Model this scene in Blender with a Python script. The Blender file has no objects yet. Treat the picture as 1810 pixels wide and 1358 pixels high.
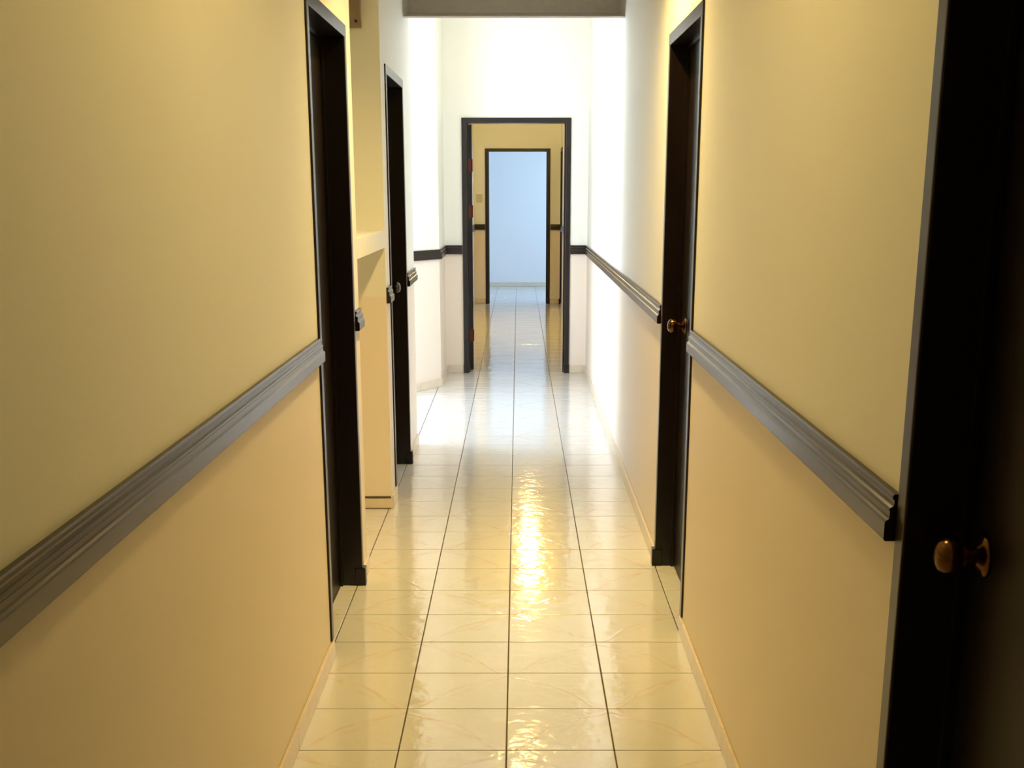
import bpy, bmesh, math
from mathutils import Vector

# ------------------------------------------------------------------ camera, world, light, exposure
sc = bpy.context.scene
C = sc.collection
IW, IH = 1810.0, 1358.0
F_PX, TILT, CAM_H = 2293.2, 0.27657, 1.4968
PX, PY = 916.1, 988.2                       # principal point of the (cropped) photograph

cam_d = bpy.data.cameras.new('camera')
cam = bpy.data.objects.new('camera', cam_d)
C.objects.link(cam)
cam.location = (0, 0, CAM_H)
cam.rotation_euler = (math.pi / 2 - TILT, 0, 0)
cam_d.sensor_width = 36.0
cam_d.lens = F_PX / IW * 36.0
cam_d.shift_x = (IW / 2 - PX) / IW
cam_d.shift_y = (PY - IH / 2) / IW
cam_d.clip_start = 0.05
cam_d.clip_end = 200
sc.camera = cam

vs = sc.view_settings
vs.view_transform = 'Standard'
vs.look = 'None'
vs.gamma = 1.0
vs.use_curve_mapping = False
vs.exposure = 0.0
sc.cycles.use_denoising = True
sc.cycles.max_bounces = 10
sc.cycles.diffuse_bounces = 7
sc.cycles.sample_clamp_indirect = 8.0
sc.cycles.caustics_reflective = False
sc.cycles.caustics_refractive = False

world = bpy.data.worlds.new('overcast_sky')
sc.world = world
world.use_nodes = True
bg = world.node_tree.nodes['Background']
bg.inputs[0].default_value = (0.72, 0.86, 1.0, 1)
bg.inputs[1].default_value = 3.0

WARM = (1.0, 0.68, 0.222)
LAMP_NEAR, LAMP_MID, LAMP_HALL, LAMP_BACK = 1850.0, 46.0, 205.0, 50.0
DAY_SIDE, DAY_NEAR, DAY_ROOM = 122.0, 118.0, 48.0


def area(name, loc, direction, sx, sy, power, col):
    d = bpy.data.lights.new(name, 'AREA')
    d.shape = 'RECTANGLE'
    d.size, d.size_y, d.energy, d.color = sx, sy, power, col
    o = bpy.data.objects.new(name, d)
    C.objects.link(o)
    o.location = loc
    o.rotation_euler = Vector(direction).to_track_quat('-Z', 'Y').to_euler()
    return o


# daylight entering the windows of the side bay and of the end room
area('daylight_bay_side', (-3.02, 8.75, 1.45), (1, 0, 0), 1.4, 2.1, DAY_SIDE, (0.80, 0.88, 1.0))
area('daylight_bay_near', (-1.95, 7.70, 1.45), (0, 1, 0), 1.6, 2.1, DAY_NEAR, (0.80, 0.88, 1.0))
area('daylight_end_room', (1.98, 19.9, 1.5), (-1, 0, 0), 1.8, 1.7, DAY_ROOM, (0.54, 0.75, 1.0))

# ------------------------------------------------------------------ dimensions
XL, XR = -0.618, 0.572
H_NEAR, H_MID = 2.75, 3.10
TILE, TX0, TY0 = 0.300, -0.033, 3.3245
Y_BACK, Y_END, Y_BEAM = -1.25, 11.10, 7.86
Y2, Y3 = 18.15, 21.50
L1, L2, R0, R1 = (4.035, 4.930), (6.365, 7.295), (0.985, 1.884), (4.285, 5.210)
NICHE = (5.10, 6.18)
X_NICHE = -1.05


# ------------------------------------------------------------------ material helpers
def nm(name):
    m = bpy.data.materials.new(name)
    m.use_nodes = True
    nt = m.node_tree
    return m, nt, nt.nodes['Principled BSDF']


def nd(nt, typ, **kw):
    n = nt.nodes.new(typ)
    for k, v in kw.items():
        setattr(n, k, v)
    return n


def math_n(nt, op, a, b=None, c=None):
    n = nt.nodes.new('ShaderNodeMath')
    n.operation = op
    for i, v in enumerate((a, b, c)):
        if v is None:
            continue
        if isinstance(v, (int, float)):
            n.inputs[i].default_value = v
        else:
            nt.links.new(v, n.inputs[i])
    return n.outputs[0]


def mixc(nt, fac, a, b):
    n = nt.nodes.new('ShaderNodeMix')
    n.data_type = 'RGBA'
    for sock, v in ((n.inputs[0], fac), (n.inputs[6], a), (n.inputs[7], b)):
        if isinstance(v, (int, float)):
            sock.default_value = v
        elif isinstance(v, tuple):
            sock.default_value = (*v, 1)
        else:
            nt.links.new(v, sock)
    return n.outputs[2]


def noise(nt, scale, detail=3.0, vec=None, rough=0.5):
    n = nt.nodes.new('ShaderNodeTexNoise')
    n.inputs['Scale'].default_value = scale
    n.inputs['Detail'].default_value = detail
    n.inputs['Roughness'].default_value = rough
    if vec is not None:
        nt.links.new(vec, n.inputs['Vector'])
    return n.outputs[0]


def bump(nt, height, strength, dist, bsdf):
    b = nt.nodes.new('ShaderNodeBump')
    b.inputs['Strength'].default_value = strength
    b.inputs['Distance'].default_value = dist
    nt.links.new(height, b.inputs['Height'])
    nt.links.new(b.outputs[0], bsdf.inputs['Normal'])


def paint(name, upper, lower, split=1.02):
    m, nt, b = nm(name)
    geo = nd(nt, 'ShaderNodeNewGeometry')
    sep = nd(nt, 'ShaderNodeSeparateXYZ')
    nt.links.new(geo.outputs['Position'], sep.inputs[0])
    up = math_n(nt, 'GREATER_THAN', sep.outputs[2], split)
    col = mixc(nt, up, lower, upper)
    n1 = noise(nt, 2.2, 4, geo.outputs['Position'])
    col2 = mixc(nt, math_n(nt, 'MULTIPLY', n1, 0.10), col, (0.62, 0.56, 0.46))
    nt.links.new(col2, b.inputs['Base Color'])
    b.inputs['Roughness'].default_value = 0.55
    n2 = noise(nt, 90, 2, geo.outputs['Position'])
    bump(nt, n2, 0.10, 0.002, b)
    return m


def wood(name, col_a, col_b, rough, coat=0.0, scale=(40, 40, 2.0), relief=0.05, spec=0.5):
    m, nt, b = nm(name)
    geo = nd(nt, 'ShaderNodeNewGeometry')
    mp = nd(nt, 'ShaderNodeMapping')
    mp.inputs['Scale'].default_value = scale
    nt.links.new(geo.outputs['Position'], mp.inputs[0])
    n = noise(nt, 1.0, 5, mp.outputs[0], 0.6)
    r = nd(nt, 'ShaderNodeMapRange')
    r.inputs[1].default_value, r.inputs[2].default_value = 0.35, 0.7
    nt.links.new(n, r.inputs[0])
    nt.links.new(mixc(nt, r.outputs[0], col_a, col_b), b.inputs['Base Color'])
    b.inputs['Roughness'].default_value = rough
    b.inputs['Coat Weight'].default_value = coat
    b.inputs['Coat Roughness'].default_value = 0.15
    b.inputs['Specular IOR Level'].default_value = spec
    bump(nt, n, relief, 0.001, b)
    return m


def plain(name, col, rough, metal=0.0, bumpy=0.0):
    m, nt, b = nm(name)
    geo = nd(nt, 'ShaderNodeNewGeometry')
    n = noise(nt, 25, 3, geo.outputs['Position'])
    dark = tuple(c * 0.82 for c in col)
    nt.links.new(mixc(nt, n, dark, col), b.inputs['Base Color'])
    b.inputs['Roughness'].default_value = rough
    b.inputs['Metallic'].default_value = metal
    if bumpy:
        bump(nt, n, bumpy, 0.002, b)
    return m


def tile_material():
    m, nt, b = nm('glazed_floor_tile')
    geo = nd(nt, 'ShaderNodeNewGeometry')
    sep = nd(nt, 'ShaderNodeSeparateXYZ')
    nt.links.new(geo.outputs['Position'], sep.inputs[0])
    gx = math_n(nt, 'DIVIDE', math_n(nt, 'SUBTRACT', sep.outputs[0], TX0), TILE)
    gy = math_n(nt, 'DIVIDE', math_n(nt, 'SUBTRACT', sep.outputs[1], TY0), TILE)
    fx, fy = math_n(nt, 'FLOOR', gx), math_n(nt, 'FLOOR', gy)
    a = math_n(nt, 'SUBTRACT', math_n(nt, 'SUBTRACT', gx, fx), 0.5)
    c = math_n(nt, 'SUBTRACT', math_n(nt, 'SUBTRACT', gy, fy), 0.5)
    par = math_n(nt, 'FLOORED_MODULO', math_n(nt, 'ADD', fx, fy), 2.0)
    sign = math_n(nt, 'SUBTRACT', math_n(nt, 'MULTIPLY', par, 2.0), 1.0)   # -1 on even cells
    a2 = math_n(nt, 'MULTIPLY', a, math_n(nt, 'MULTIPLY', sign, -1.0))
    nw = noise(nt, 9, 3, geo.outputs['Position'])
    warp = math_n(nt, 'MULTIPLY', math_n(nt, 'SUBTRACT', nw, 0.5), 0.11)
    d = math_n(nt, 'ADD', math_n(nt, 'SUBTRACT', a2, c), warp)
    t = math_n(nt, 'ADD', a2, c)
    off = math_n(nt, 'MULTIPLY', math_n(nt, 'COSINE', math_n(nt, 'MULTIPLY', t, math.pi)), 0.10)

    def vein(sgn, width):
        dd = math_n(nt, 'ADD', d, math_n(nt, 'MULTIPLY', off, sgn))
        q = math_n(nt, 'MULTIPLY', dd, 1.0 / width)
        return math_n(nt, 'POWER', 2.718, math_n(nt, 'MULTIPLY', math_n(nt, 'MULTIPLY', q, q), -1.0))
    v = math_n(nt, 'ADD', vein(1.0, 0.026), math_n(nt, 'MULTIPLY', vein(-0.7, 0.050), 0.45))
    brk = noise(nt, 14, 4, geo.outputs['Position'])
    rr = nd(nt, 'ShaderNodeMapRange')
    rr.inputs[1].default_value, rr.inputs[2].default_value = 0.34, 0.60
    nt.links.new(brk, rr.inputs[0])
    mask = math_n(nt, 'MULTIPLY', v, rr.outputs[0])
    # faint green-grey clouds beside the veins
    cloud = noise(nt, 5, 3, geo.outputs['Position'])
    base = mixc(nt, math_n(nt, 'MULTIPLY', cloud, 0.5), (0.725, 0.735, 0.745), (0.68, 0.695, 0.67))
    col = mixc(nt, math_n(nt, 'MULTIPLY', mask, 0.42), base, (0.66, 0.42, 0.30))
    nt.links.new(col, b.inputs['Base Color'])
    b.inputs['Roughness'].default_value = 0.095
    b.inputs['IOR'].default_value = 1.68
    # ripples in the glaze
    wav = noise(nt, 16, 2, geo.outputs['Position'])
    w2 = noise(nt, 60, 1, geo.outputs['Position'])
    h = math_n(nt, 'ADD', math_n(nt, 'ADD', wav, math_n(nt, 'MULTIPLY', v, 0.14)), math_n(nt, 'MULTIPLY', w2, 0.07))
    bump(nt, h, 0.5, 0.0032, b)
    return m


M_WALL = paint('two_tone_wall_paint', (0.85, 0.86, 0.81), (0.855, 0.776, 0.688))
M_WHITE = paint('white_wall_paint', (0.80, 0.83, 0.87), (0.80, 0.83, 0.87))
M_CEIL = plain('ceiling_paint', (0.86, 0.85, 0.82), 0.8)
M_LEDGE = plain('ledge_paint', (0.80, 0.74, 0.72), 0.6)
M_DOOR = wood('dark_stained_wood', (0.0022, 0.0007, 0.0007), (0.007, 0.0016, 0.0012), 0.42, spec=0.3)
M_FRAME = wood('dark_varnished_frame', (0.0030, 0.0011, 0.0013), (0.0075, 0.0024, 0.0022), 0.30)
M_RAIL = wood('brown_varnished_rail', (0.009, 0.005, 0.004), (0.020, 0.010, 0.007), 0.26, 0.0, (2, 2, 60), 0.0)
M_TILE = tile_material()
M_SKIRT = plain('skirting_tile_glaze', (0.80, 0.71, 0.58), 0.25)
M_GROUT = plain('grey_grout', (0.10, 0.085, 0.065), 0.9, 0.0, 0.3)
M_BRASS = plain('aged_brass', (0.15, 0.075, 0.025), 0.20, 1.0)
M_HINGE = plain('copper_hinge', (0.13, 0.030, 0.016), 0.45, 0.8)
M_STEEL = plain('dull_chrome', (0.10, 0.09, 0.08), 0.3, 1.0)
M_BOX = plain('shade_darkened_box_paint', (0.27, 0.20, 0.13), 0.6)  # beige paint, darkened so the colour holds the shade high in the recess
M_SWITCH = plain('ivory_plastic', (0.66, 0.60, 0.46), 0.4)
M_FIX = plain('lamp_metal', (0.55, 0.53, 0.5), 0.4, 0.6)
M_PVC = plain('white_window_frame', (0.8, 0.8, 0.8), 0.4)


def lamp_glass(name, strength, col=WARM):
    m, nt, b = nm(name)
    b.inputs['Base Color'].default_value = (0.9, 0.88, 0.8, 1)
    n = noise(nt, 12, 1)
    b.inputs['Emission Color'].default_value = (*col, 1)
    nt.links.new(math_n(nt, 'MULTIPLY', math_n(nt, 'ADD', math_n(nt, 'MULTIPLY', n, 0.04), 0.98), strength), b.inputs['Emission Strength'])
    return m


def window_glass():
    m = bpy.data.materials.new('window_glass')
    m.use_nodes = True
    nt = m.node_tree
    nt.nodes.clear()
    out = nd(nt, 'ShaderNodeOutputMaterial')
    tr, gl, fr, mx = nd(nt, 'ShaderNodeBsdfTransparent'), nd(nt, 'ShaderNodeBsdfGlossy'), nd(nt, 'ShaderNodeFresnel'), nd(nt, 'ShaderNodeMixShader')
    gl.inputs['Roughness'].default_value = 0.02
    nt.links.new(fr.outputs[0], mx.inputs[0])
    nt.links.new(tr.outputs[0], mx.inputs[1])
    nt.links.new(gl.outputs[0], mx.inputs[2])
    nt.links.new(mx.outputs[0], out.inputs[0])
    return m


M_GLASS = window_glass()


# ------------------------------------------------------------------ mesh helpers
def box(bm, x0, x1, y0, y1, z0, z1):
    x0, x1 = min(x0, x1), max(x0, x1)
    vv = [bm.verts.new(p) for p in ((x0, y0, z0), (x1, y0, z0), (x1, y1, z0), (x0, y1, z0),
                                    (x0, y0, z1), (x1, y0, z1), (x1, y1, z1), (x0, y1, z1))]
    for f in ((0, 3, 2, 1), (4, 5, 6, 7), (0, 1, 5, 4), (1, 2, 6, 5), (2, 3, 7, 6), (3, 0, 4, 7)):
        bm.faces.new([vv[i] for i in f])


def prism(bm, poly, z0, z1):
    a = [bm.verts.new((x, y, z0)) for x, y in poly]
    b = [bm.verts.new((x, y, z1)) for x, y in poly]
    n = len(poly)
    bm.faces.new(a[::-1])
    bm.faces.new(b)
    for i in range(n):
        bm.faces.new((a[i], a[(i + 1) % n], b[(i + 1) % n], b[i]))


def lathe(bm, prof, axis_dir, origin, seg=28):
    """prof: (distance along axis, radius)"""
    ax = Vector(axis_dir).normalized()
    u = ax.orthogonal().normalized()
    w = ax.cross(u)
    o = Vector(origin)
    rings = []
    for s, r in prof:
        if r < 1e-6:
            rings.append([bm.verts.new(o + ax * s)])
        else:
            rings.append([bm.verts.new(o + ax * s + (u * math.cos(2 * math.pi * k / seg) + w * math.sin(2 * math.pi * k / seg)) * r) for k in range(seg)])
    for a, b in zip(rings, rings[1:]):
        for k in range(seg):
            k2 = (k + 1) % seg
            if len(a) == 1 and len(b) > 1:
                bm.faces.new((a[0], b[k], b[k2]))
            elif len(b) == 1 and len(a) > 1:
                bm.faces.new((a[k], b[0], a[k2]))
            elif len(a) > 1:
                bm.faces.new((a[k], b[k], b[k2], a[k2]))


def link(name, bm, mat, parent=None, smooth=False, bevel=0.0, origin=None, **props):
    bmesh.ops.recalc_face_normals(bm, faces=bm.faces)
    if bevel:
        bmesh.ops.bevel(bm, geom=list(bm.edges), offset=bevel, segments=2, affect='EDGES', profile=0.6)
    if origin is not None:
        bmesh.ops.translate(bm, verts=bm.verts, vec=-Vector(origin))
    me = bpy.data.meshes.new(name)
    bm.to_mesh(me)
    bm.free()
    me.materials.append(mat)
    if smooth:
        for p in me.polygons:
            p.use_smooth = True
    o = bpy.data.objects.new(name, me)
    if origin is not None:
        o.location = origin
    C.objects.link(o)
    if parent is not None:
        o.parent = parent
        if parent.location.length and origin is not None:
            o.location = Vector(origin) - world_loc(parent)
        elif parent.location.length:
            o.location = -world_loc(parent)
    for k, v in props.items():
        o[k] = v
    return o


def world_loc(o):
    v = o.location.copy()
    while o.parent is not None:
        o = o.parent
        v += o.location
    return v


def empty(name, loc, **props):
    o = bpy.data.objects.new(name, None)
    o.empty_display_size = 0.1
    o.location = loc
    C.objects.link(o)
    for k, v in props.items():
        o[k] = v
    return o


def boxes(name, lst, mat, parent=None, bevel=0.0, **props):
    bm = bmesh.new()
    for b in lst:
        box(bm, *b)
    return link(name, bm, mat, parent, bevel=bevel, **props)


S = dict(kind='structure')
T = 0.15     # wall thickness
ZD = 2.060   # top of the door frames
HZ = 2.040   # top of the far frames

# ------------------------------------------------------------------ walls
left = [(XL - T, XL, Y_BACK, L1[0], 0, H_NEAR), (XL - T, XL, L1[0], L1[1], ZD, H_NEAR),
        (XL - T, XL, L1[1], 4.97, 0, H_NEAR), (X_NICHE - .1, XL, 4.97, NICHE[0], 0, H_NEAR),
        (X_NICHE - .1, X_NICHE, NICHE[0], NICHE[1], 0, H_NEAR),
        (X_NICHE - .1, XL, NICHE[1], L2[0], 0, H_NEAR),
        (XL - T, XL, L2[0], L2[1], ZD, H_NEAR), (XL - T, XL, L2[1], Y_BEAM, 0, H_MID)]
boxes('wall_left', left, M_WALL, **S)

bm = bmesh.new()                       # the splayed corner and the short return behind the bay
prism(bm, [(-0.612, 10.304), (-0.612, Y_END), (-0.95, Y_END), (-0.95, 9.742)], 0, H_MID)
box(bm, -3.0, -0.95, 9.742, 9.90, 0, H_MID)
link('wall_bay_far', bm, M_WALL, **S)

boxes('wall_right', [
    (XR, XR + T, Y_BACK, R0[0], 0, H_NEAR), (XR, XR + T, R0[0], R0[1], ZD, H_NEAR),
    (XR, XR + T, R0[1], R1[0], 0, H_NEAR), (XR, XR + T, R1[0], R1[1], ZD, H_NEAR),
    (XR, XR + T, R1[1], Y_BEAM, 0, H_NEAR), (XR, XR + T, Y_BEAM, Y_END, 0, H_MID)], M_WALL, **S)

boxes('wall_far', [(-0.95, -0.462, Y_END, Y_END + T, 0, H_MID), (0.430, XR + T, Y_END, Y_END + T, 0, H_MID),
                   (-0.462, 0.430, Y_END, Y_END + T, 2.067, H_MID)], M_WALL, **S)
boxes('wall_near', [(XL - T, XR + T, Y_BACK - .1, Y_BACK, 0, H_NEAR)], M_WALL, **S)

# side bay with its two windows
boxes('wall_bay_near', [(-3.0, -2.75, 7.72, Y_BEAM, 0, H_MID), (-1.15, XL - T, 7.72, Y_BEAM, 0, H_MID),
                        (-2.75, -1.15, 7.72, Y_BEAM, 0, .4), (-2.75, -1.15, 7.72, Y_BEAM, 2.5, H_MID)], M_WALL, **S)
boxes('wall_bay_left', [(-3.15, -3.0, 7.72, 8.05, 0, H_MID), (-3.15, -3.0, 9.45, 9.90, 0, H_MID),
                        (-3.15, -3.0, 8.05, 9.45, 0, .4), (-3.15, -3.0, 8.05, 9.45, 2.5, H_MID)], M_WALL, **S)

# second hall and end room
XH = -0.60
boxes('wall_hall_left', [(XH - T, XH, Y_END + T, Y2, 0, H_NEAR)], M_WALL, **S)
RD = (17.46, 18.12)
boxes('wall_hall_right', [(XR, XR + T, Y_END + T, RD[0], 0, H_NEAR), (XR, XR + T, RD[0], RD[1], HZ, H_NEAR),
                          (XR, XR + T, RD[1], Y2, 0, H_NEAR)], M_WALL, **S)
boxes('wall_hall_end', [(-2.0, -0.446, Y2, Y2 + T, 0, H_NEAR), (0.430, 2.1, Y2, Y2 + T, 0, H_NEAR),
                        (-0.446, 0.430, Y2, Y2 + T, HZ, H_NEAR)], M_WALL, **S)
boxes('wall_room_far', [(-2.0, 2.1, Y3, Y3 + T, 0, H_NEAR)], M_WHITE, **S)
boxes('wall_room_left', [(-2.15, -2.0, Y2, Y3 + T, 0, H_NEAR)], M_WHITE, **S)
boxes('wall_room_right', [(2.1, 2.25, Y2, 19.0, 0, H_NEAR), (2.1, 2.25, 20.8, Y3 + T, 0, H_NEAR),
                          (2.1, 2.25, 19.0, 20.8, 0, .65), (2.1, 2.25, 19.0, 20.8, 2.35, H_NEAR)], M_WHITE, **S)

# ceilings
boxes('ceiling', [(X_NICHE - .1, XR + T, Y_BACK - .1, Y_BEAM, H_NEAR, H_NEAR + .1)], M_CEIL, **S)
boxes('ceiling_bay', [(-3.15, XR + T, 7.72, Y_END + T, H_MID, H_MID + .1)], M_CEIL, **S)
boxes('ceiling_hall', [(XH - T, XR + T, Y_END + T, Y2, H_NEAR, H_NEAR + .1)], M_CEIL, **S)
boxes('ceiling_room', [(-2.15, 2.25, Y2, Y3 + T, H_NEAR, H_NEAR + .1)], M_CEIL, **S)
# lintel panel that closes the gap between the two ceiling heights, with a thin ledge under it
beam = empty('trim_1', (0, Y_BEAM, 2.395), **S)
boxes('lintel_panel', [(XL, XR, Y_BEAM, Y_BEAM + .05, 2.452, H_MID)], M_CEIL, beam)
bm = bmesh.new()                      # thin inclined board under the panel
pr = [(7.472, 2.395), (7.482, 2.388), (Y_BEAM + .05, 2.452), (Y_BEAM, 2.460)]
va = [bm.verts.new((XL, y, z)) for y, z in pr]
vb = [bm.verts.new((XR, y, z)) for y, z in pr]
for i_ in range(4):
    bm.faces.new((va[i_], va[(i_ + 1) % 4], vb[(i_ + 1) % 4], vb[i_]))
bm.faces.new(va)
bm.faces.new(vb[::-1])
link('lintel_ledge', bm, M_LEDGE, beam)


# ------------------------------------------------------------------ floor: grout bed + every tile
floor = boxes('floor', [(-3.15, XR + T, Y_BACK - .1, Y_END + T, -0.10, -0.0016),
                        (-2.15, 2.25, Y_END + T, Y3 + T, -0.10, -0.0016)], M_GROUT, **S)
GAP, CH, TH = 0.0042, 0.0012, 0.0075
tile_cache = {}


def tile_bm(bm, x0, x1, y0, y1, cx=0.0, cy=0.0):
    g, c = GAP / 2, CH
    lo = [(x0 + g, y0 + g), (x1 - g, y0 + g), (x1 - g, y1 - g), (x0 + g, y1 - g)]
    hi = [(x0 + g + c, y0 + g + c), (x1 - g - c, y0 + g + c), (x1 - g - c, y1 - g - c), (x0 + g + c, y1 - g - c)]
    a = [bm.verts.new((x - cx, y - cy, -TH)) for x, y in lo]
    b = [bm.verts.new((x - cx, y - cy, -c * .6)) for x, y in lo]
    d = [bm.verts.new((x - cx, y - cy, 0)) for x, y in hi]
    for i in range(4):
        j = (i + 1) % 4
        bm.faces.new((a[i], a[j], b[j], b[i]))
        bm.faces.new((b[i], b[j], d[j], d[i]))
    bm.faces.new(d)
    bm.faces.new(a[::-1])


def add_tile(i, j, xlim, ylim):
    x0, y0 = TX0 + i * TILE, TY0 + j * TILE
    a, b = max(x0, xlim[0]), min(x0 + TILE, xlim[1])
    c, d = max(y0, ylim[0]), min(y0 + TILE, ylim[1])
    if b - a < 0.02 or d - c < 0.02:
        return
    cx, cy = x0 + TILE / 2, y0 + TILE / 2
    key = tuple(round(v, 4) for v in (a - cx, b - cx, c - cy, d - cy))
    if key not in tile_cache:
        bm = bmesh.new()
        tile_bm(bm, *key)
        me = bpy.data.meshes.new('tile')
        bm.to_mesh(me)
        bm.free()
        me.materials.append(M_TILE)
        tile_cache[key] = me
    o = bpy.data.objects.new('tile', tile_cache[key])
    o.location = (cx, cy, 0)
    C.objects.link(o)
    o.parent = floor


def cells(xlim, ylim):
    i0, i1 = math.floor((xlim[0] - TX0) / TILE + 1e-6), math.ceil((xlim[1] - TX0) / TILE - 1e-6)
    j0, j1 = math.floor((ylim[0] - TY0) / TILE + 1e-6), math.ceil((ylim[1] - TY0) / TILE - 1e-6)
    for j in range(j0, j1):
        for i in range(i0, i1):
            yield i, j


X_A, X_B = TX0 - 2 * TILE, TX0 + 2 * TILE
for reg in (((X_A, X_B), (Y_BACK, Y_END)),
            ((-0.70, X_A), L1), ((-0.70, X_A), L2), ((X_B, 0.655), R0), ((X_B, 0.655), R1),
            ((X_NICHE, X_A), NICHE), ((-3.0, X_A), (Y_BEAM, 9.742)), ((-0.933, X_A), (9.742, 10.25))):
    for i, j in cells(*reg):
        add_tile(i, j, *reg)

bm = bmesh.new()
for xlim, ylim in (((XH, XR), (Y_END, Y2)), ((-2.0, 2.1), (Y2, Y3))):
    for i, j in cells(xlim, ylim):
        x0, y0 = TX0 + i * TILE, TY0 + j * TILE
        a, b = max(x0, xlim[0]), min(x0 + TILE, xlim[1])
        c, d = max(y0, ylim[0]), min(y0 + TILE, ylim[1])
        if b - a > .01 and d - c > .01:
            tile_bm(bm, a, b, c, d)
link('distant_tiles', bm, M_TILE, floor, kind='stuff')

# ------------------------------------------------------------------ skirting tiles
skirt_cache = {}


def skirting(name, p, q, n, height=0.066, thick=0.010, phase=None):
    """row of skirting tiles along p->q (floor points); n = unit normal into the room"""
    root = empty(name, (p[0], p[1], 0), **S)
    P, Q, N = Vector((*p, 0)), Vector((*q, 0)), Vector((*n, 0))
    L = (Q - P).length
    d = (Q - P) / L
    ang = math.atan2(d.y, d.x)
    side = 1 if Vector((-d.y, d.x, 0)).dot(N) > 0 else -1
    s = 0.0
    first = TILE
    if abs(d.x) < 1e-6:
        k = math.ceil((p[1] - TY0) / TILE + 1e-6) if d.y > 0 else 0
        first = TY0 + k * TILE - p[1] if d.y > 0 else TILE
    while s < L - 1e-4:
        e = min(L, s + (first if s == 0 else TILE))
        if e - s < 0.012:
            s = e
            continue
        key = (round(e - s, 4), side, height)
        if key not in skirt_cache:
            bm = bmesh.new()
            w = e - s
            y0, y1 = (0.0005, thick) if side > 0 else (-thick, -0.0005)
            box(bm, 0.0010, w - 0.0010, y0, y1, 0.0008, height)
            bmesh.ops.recalc_face_normals(bm, faces=bm.faces)
            bmesh.ops.bevel(bm, geom=list(bm.edges), offset=0.0015, segments=1, affect='EDGES')
            me = bpy.data.meshes.new('skirting_tile')
            bm.to_mesh(me)
            bm.free()
            me.materials.append(M_SKIRT)
            skirt_cache[key] = me
        o = bpy.data.objects.new('skirting_tile', skirt_cache[key])
        o.location = d * s
        o.rotation_euler = (0, 0, ang)
        C.objects.link(o)
        o.parent = root
        s = e
    return root


skirting('baseboard_left', (XL, Y_BACK), (XL, L1[0] + .030), (1, 0))
skirting('baseboard_left_pier', (XL, L1[1]), (XL, NICHE[0]), (1, 0))
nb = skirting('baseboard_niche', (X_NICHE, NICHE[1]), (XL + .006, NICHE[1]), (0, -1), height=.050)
for nm_, z0_, z1_, th_ in (('gap_shadow_strip', .051, .061, .004), ('floor_joint', .0002, .0040, .0125)):  # first strip: dark colour standing in for gap shadow; second: floor grout
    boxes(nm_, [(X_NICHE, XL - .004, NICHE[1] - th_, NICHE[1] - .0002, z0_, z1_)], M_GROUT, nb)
skirting('baseboard_left_strip', (XL, NICHE[1]), (XL, L2[0] + .030), (1, 0))
skirting('baseboard_left_end', (XL, L2[1]), (XL, Y_BEAM), (1, 0))
skirting('baseboard_right', (XR, Y_BACK), (XR, R0[0] + .030), (-1, 0))
skirting('baseboard_right_middle', (XR, R0[1]), (XR, R1[0] + .030), (-1, 0))
skirting('baseboard_right_far', (XR, R1[1]), (XR, Y_END - .010), (-1, 0))
skirting('baseboard_return', (-0.612, 10.304), (-0.612, Y_END - .010), (1, 0))
_d = Vector((-0.338, -0.562)).normalized()
skirting('baseboard_splay', (-0.612, 10.304), (-0.948, 9.745), (-_d.y, _d.x))
skirting('baseboard_far', (-0.612, Y_END), (-0.462, Y_END), (0, -1))
skirting('baseboard_far_right', (0.430, Y_END), (XR, Y_END), (0, -1))
skirting('baseboard_hall_end', (XH, Y2), (-0.446, Y2), (0, -1))
skirting('baseboard_hall_end_right', (0.430, Y2), (XR, Y2), (0, -1))
skirting('baseboard_hall_left', (XH, Y_END + T), (XH, Y2 - .010), (1, 0))
skirting('baseboard_hall_right', (XR, Y_END + T), (XR, RD[0]), (-1, 0))
skirting('baseboard_room', (-2.0, Y3), (2.1, Y3), (0, -1))

# ------------------------------------------------------------------ dado rails
PROF = [(0, .988), (.019, .988), (.0215, .991), (.0215, 1.017), (.0195, 1.020), (.0155, 1.0225), (.0150, 1.026),
        (.0150, 1.034), (.0165, 1.037), (.0150, 1.0395), (.0105, 1.042), (.0090, 1.046), (.0095, 1.051), (.0125, 1.054),
        (.0120, 1.058), (.0095, 1.0605), (0, 1.0605)]


def rail(idx, p, q, n, parent=None):
    P, Q, N = Vector((*p, 0)), Vector((*q, 0)), Vector((*n, 0))
    bm = bmesh.new()
    rings = []
    for E_ in (P, Q):
        rings.append([bm.verts.new(E_ + N * d + Vector((0, 0, z))) for d, z in PROF])
    k = len(PROF)
    for i in range(k):
        j = (i + 1) % k
        bm.faces.new((rings[0][i], rings[0][j], rings[1][j], rings[1][i]))
    bm.faces.new(rings[0][::-1])
    bm.faces.new(rings[1])
    return link('trim_%d' % idx, bm, M_RAIL, **S)


segs = [((XL, Y_BACK), (XL, L1[0] - .006), (1, 0)), ((XL, L1[1] + .004), (XL, NICHE[0]), (1, 0)),
        ((XL, NICHE[1] + .002), (XL, L2[0] - .004), (1, 0)), ((XL, L2[1] + .004), (XL, Y_BEAM), (1, 0)),
        ((XR, Y_BACK), (XR, R0[0] - .004), (-1, 0)), ((XR, R0[1] + .006), (XR, R1[0] - .006), (-1, 0)),
        ((XR, R1[1] + .004), (XR, Y_END), (-1, 0)),
        ((-0.612, 10.304), (-0.612, Y_END), (1, 0)), ((-0.612, 10.304), (-0.95, 9.742), (-_d.y, _d.x)),
        ((-0.612, Y_END), (-0.466, Y_END), (0, -1)), ((0.434, Y_END), (XR, Y_END), (0, -1)),
        ((XH, Y2), (-0.450, Y2), (0, -1)), ((0.434, Y2), (XR, Y2), (0, -1)),
        ((XH, Y_END + T), (XH, Y2), (1, 0)), ((XR, Y_END + T), (XR, RD[0] - .004), (-1, 0))]
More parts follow.
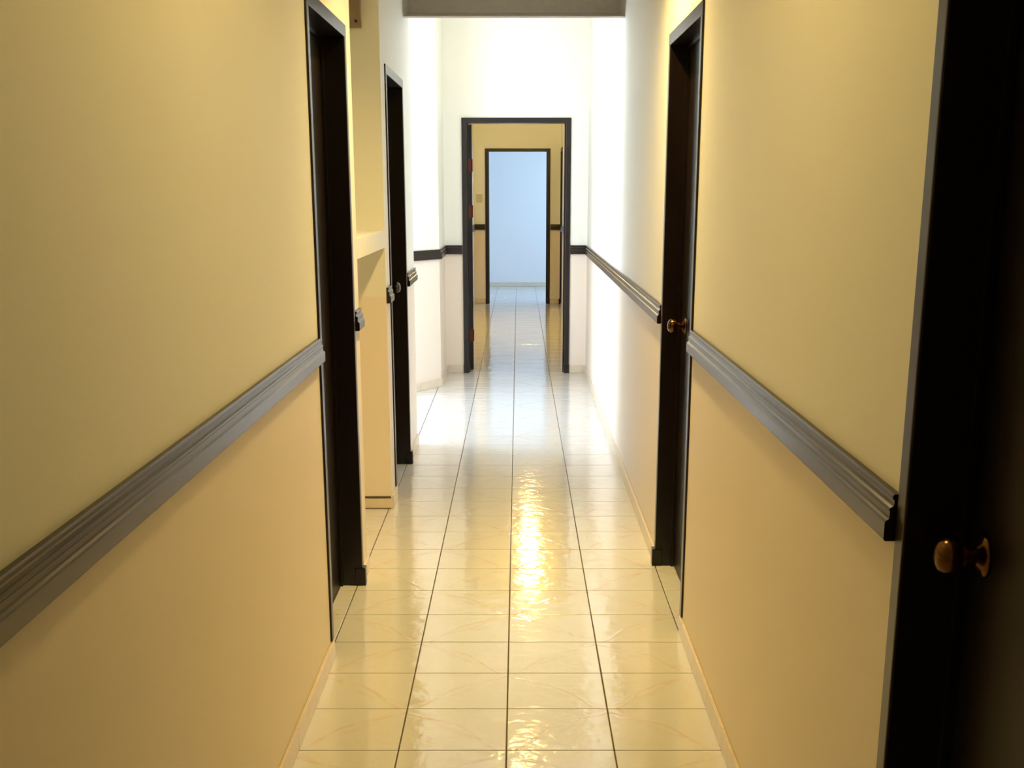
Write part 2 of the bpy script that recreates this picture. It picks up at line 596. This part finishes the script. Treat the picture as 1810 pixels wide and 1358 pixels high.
for k, (p_, q_, n_) in enumerate(segs):
    rail(k + 2, p_, q_, n_)


# ------------------------------------------------------------------ doors
def knob(parent, x, y, z, s, mat):
    """round door knob; s = direction into the corridor along X"""
    bm = bmesh.new()
    lathe(bm, [(0, 0), (0, .033), (.003, .034), (.006, .031), (.008, .024), (.012, .016), (.014, .0125), (.014, 0)], (s, 0, 0), (x, y, z))
    rose = link('knob_rose', bm, mat, parent, smooth=True)
    bm = bmesh.new()
    lathe(bm, [(.012, 0), (.012, .0105), (.022, .0105), (.027, .0150), (.033, .0225), (.041, .0270), (.050, .0280),
               (.059, .0255), (.066, .0195), (.069, .0110), (.070, 0)], (s, 0, 0), (x, y, z))
    k = link('door_knob', bm, mat, parent, smooth=True)
    return rose, k


def side_door(idx, x_wall, s, y0, y1, knob_y=None, ztop=ZD, knob_mat=None, depth=0.082):
    """closed door in a side wall; s=+1: wall on the left (corridor towards +X)"""
    root = empty('door_%d' % idx, (x_wall, (y0 + y1) / 2, 0), **S)
    face = x_wall + s * 0.007
    back = x_wall - s * 0.145
    w = 0.042
    leafx = x_wall - s * depth
    for a, b in ((y0, y0 + w), (y1 - w, y1)):
        near = a == y0
        jm = boxes('jamb', [(face, back, a, b, .067 if near else 0, ztop - w)], M_FRAME, root, bevel=.0035)
        if not near:
            boxes('plinth_block', [(face + s * .012, face - s * .03, a - .004, b + .004, 0, .072)], M_FRAME, jm, bevel=.003)
        st = (b, b + .012) if a == y0 else (a - .012, a)
        boxes('door_stop', [(leafx + s * .012, leafx + s * .001, st[0], st[1], 0, ztop - w)], M_FRAME, jm)
    hd = boxes('frame_head', [(face, back, y0, y1, ztop - w, ztop)], M_FRAME, root, bevel=.0015)
    boxes('door_stop', [(leafx + s * .012, leafx + s * .001, y0 + w, y1 - w, ztop - w - .012, ztop - w)], M_FRAME, hd)
    leaf = boxes('door_leaf', [(leafx, leafx - s * .038, y0 + w + .003, y1 - w - .003, .006, ztop - w - .003)], M_DOOR, root, bevel=.001)
    if knob_y is not None:
        knob(leaf, leafx, knob_y, 0.998, s, knob_mat or M_BRASS)
    return root


side_door(1, XR, -1, R0[0], R0[1], 1.772, depth=.088)
side_door(2, XL, 1, L1[0], L1[1], 4.12)
side_door(3, XR, -1, R1[0], R1[1], 5.035, depth=.070)
side_door(4, XL, 1, L2[0], L2[1], 7.085, knob_mat=M_STEEL)
side_door(5, XR, -1, RD[0], RD[1], 17.60, ztop=HZ)


def end_frame(idx, x0, x1, y, ztop, leaf=True):
    root = empty('door_%d' % idx, ((x0 + x1) / 2, y, 0), **S)
    w = 0.040
    for a, b in ((x0, x0 + w), (x1 - w, x1)):
        jm = boxes('jamb', [(a, b, y - .014, y + T + .014, 0, ztop - w)], M_FRAME, root, bevel=.0015)
        boxes('plinth_block', [(a - .003, b + .003, y - .022, y + .02, 0, .07)], M_FRAME, jm, bevel=.003)
        st = (b, b + .012) if a == x0 else (a - .012, a)
        boxes('door_stop', [(st[0], st[1], y + .05, y + .065, 0, ztop - w)], M_FRAME, jm)
    boxes('frame_head', [(x0, x1, y - .014, y + T + .014, ztop - w, ztop)], M_FRAME, root, bevel=.0015)
    if leaf:      # leaf swung back past square into the hall beyond, hung on the left jamb
        hx, hy = x0 + w, y + T + .020
        lf = boxes('door_leaf', [(0, .036, 0, .820, .006, ztop - w - .004)], M_DOOR, None, bevel=.001)
        lf.parent = root
        lf.location = (hx + .001 - root.location.x, hy - root.location.y, 0)
        lf.rotation_euler = (0, 0, math.radians(8.5))
        for z in (.30, 1.33, 1.70):
            h_ = boxes('hinge', [(.003, .030, -.003, .0, z - .05, z + .05)], M_HINGE, None)
            h_.parent = lf
            bm = bmesh.new()
            lathe(bm, [(0, 0), (0, .006), (.10, .006), (.10, 0)], (0, 0, 1), (.036, -.004, z - .05), 10)
            p_ = link('hinge_barrel', bm, M_HINGE, None)
            p_.parent = lf
    return root


end_frame(6, -0.462, 0.430, Y_END, 2.067)
end_frame(7, -0.446, 0.430, Y2, HZ, leaf=False)


# ------------------------------------------------------------------ windows of the bay and the end room
def window(idx, x0, x1, y0, y1, z0, z1, axis):
    cx, cy = (x0 + x1) / 2, (y0 + y1) / 2
    root = empty('window_%d' % idx, (cx, cy, z0), **S)
    f = .05
    if axis == 'x':
        fr = [(cx - .03, cx + .03, y0, y1, z0, z0 + f), (cx - .03, cx + .03, y0, y1, z1 - f, z1),
              (cx - .03, cx + .03, y0, y0 + f, z0 + f, z1 - f), (cx - .03, cx + .03, y1 - f, y1, z0 + f, z1 - f),
              (cx - .025, cx + .025, cy - .025, cy + .025, z0 + f, z1 - f)]
        panes = [(cx - .003, cx + .003, y0 + f, cy - .025, z0 + f, z1 - f), (cx - .003, cx + .003, cy + .025, y1 - f, z0 + f, z1 - f)]
    else:
        fr = [(x0, x1, cy - .03, cy + .03, z0, z0 + f), (x0, x1, cy - .03, cy + .03, z1 - f, z1),
              (x0, x0 + f, cy - .03, cy + .03, z0 + f, z1 - f), (x1 - f, x1, cy - .03, cy + .03, z0 + f, z1 - f),
              (cx - .025, cx + .025, cy - .025, cy + .025, z0 + f, z1 - f)]
        panes = [(x0 + f, cx - .025, cy - .003, cy + .003, z0 + f, z1 - f), (cx + .025, x1 - f, cy - .003, cy + .003, z0 + f, z1 - f)]
    boxes('window_frame', fr, M_PVC, root)
    for p_ in panes:
        boxes('pane', [p_], M_GLASS, root)


window(1, -3.15, -3.0, 8.05, 9.45, .4, 2.5, 'x')
window(2, -2.75, -1.15, 7.72, Y_BEAM, .4, 2.5, 'y')
window(3, 2.1, 2.25, 19.0, 20.8, .65, 2.35, 'x')

# ------------------------------------------------------------------ niche: shelf slab and wall box
o = boxes('niche_shelf', [(X_NICHE, XL + .001, NICHE[0], NICHE[1], 1.243, 1.322)], M_WALL, bevel=.002)
o['label'] = 'thick cream painted shelf slab built across the recess between the two left doors'
o['category'] = 'shelf'

bx = empty('wall_box', (-0.83, NICHE[1], 2.19), label='small beige box, its colour darkened for shade, high on the back of the left recess, above the shelf', category='electrical box')
boxes('box_body', [(-0.96, -0.695, NICHE[1] - .055, NICHE[1], 2.19, 2.52)], M_BOX, bx, bevel=.004)
boxes('box_cover', [(-0.955, -0.700, NICHE[1] - .063, NICHE[1] - .054, 2.195, 2.515)], M_BOX, bx, bevel=.002)
bm = bmesh.new()
lathe(bm, [(0, 0), (0, .006), (.004, .006), (.005, 0)], (0, -1, 0), (-0.712, NICHE[1] - .062, 2.213), 12)
link('cover_screw', bm, M_DOOR, bx, label='dark round screw at the lower corner of the cover')

# light switch beside the farthest doorway
sw = empty('light_switch', (-0.524, Y2, 1.40), label='small ivory light switch on the yellow wall left of the farthest doorway', category='light switch')
boxes('switch_plate', [(-0.566, -0.482, Y2 - .010, Y2, 1.345, 1.455)], M_SWITCH, sw, bevel=.002)
for z in (1.368, 1.405):
    boxes('switch_rocker', [(-0.548, -0.500, Y2 - .015, Y2 - .009, z, z + .027)], M_SWITCH, sw, bevel=.001)


# ------------------------------------------------------------------ ceiling lamps
def lamp(x, y, z, strength, label, rad=.14, deep=.084, can=0):
    root = empty('ceiling_lamp', (x, y, z), label=label, category='lamp')
    bm = bmesh.new()
    k = rad / .14
    lathe(bm, [(0, 0), (0, .155 * k), (.012, .160 * k), (.020, .158 * k), (.022, .140 * k), (.022, 0)], (0, 0, -1), (x, y, z), 36)
    link('lamp_base', bm, M_FIX, root, smooth=False)
    if can:      # cylindrical shade that keeps the light from the upper walls
        bm = bmesh.new()
        lathe(bm, [(.020, rad * 1.04), (can, rad * 1.04), (can, rad * 1.10), (.020, rad * 1.10)], (0, 0, -1), (x, y, z), 36)
        link('lamp_shade', bm, M_FIX, root, smooth=False)
    bm = bmesh.new()
    prof = [(.022 + deep * f_, rad * g_) for f_, g_ in ((0, .985), (.22, .99), (.46, .93), (.70, .77), (.88, .51), (.97, .26), (1, 0))]
    lathe(bm, prof, (0, 0, -1), (x, y, z), 36)
    link('lamp_bowl', bm, lamp_glass('lamp_glass_%d' % round(y), strength), root, smooth=True)
    return root


lamp(0.14, 4.86, H_NEAR, LAMP_NEAR, 'short cylindrical ceiling lamp between the two nearer side doors', .062, .010, .078)
lamp(0.06, 9.9, H_MID, LAMP_MID, 'round glass bowl ceiling lamp in the bright middle area beyond the lintel', .10, .05)
lamp(0.14, 14.3, H_NEAR, LAMP_HALL, 'round glass bowl ceiling lamp halfway along the yellow hall beyond the open doorway', .10, .07)
lamp(0.13, 16.3, H_NEAR, LAMP_HALL * 0.6, 'round glass bowl ceiling lamp in the yellow hall nearest the last doorway', .10, .07)
lamp(0.05, 2.6, H_NEAR, LAMP_BACK, 'flat round ceiling lamp just past the nearest right door', .14, .032)
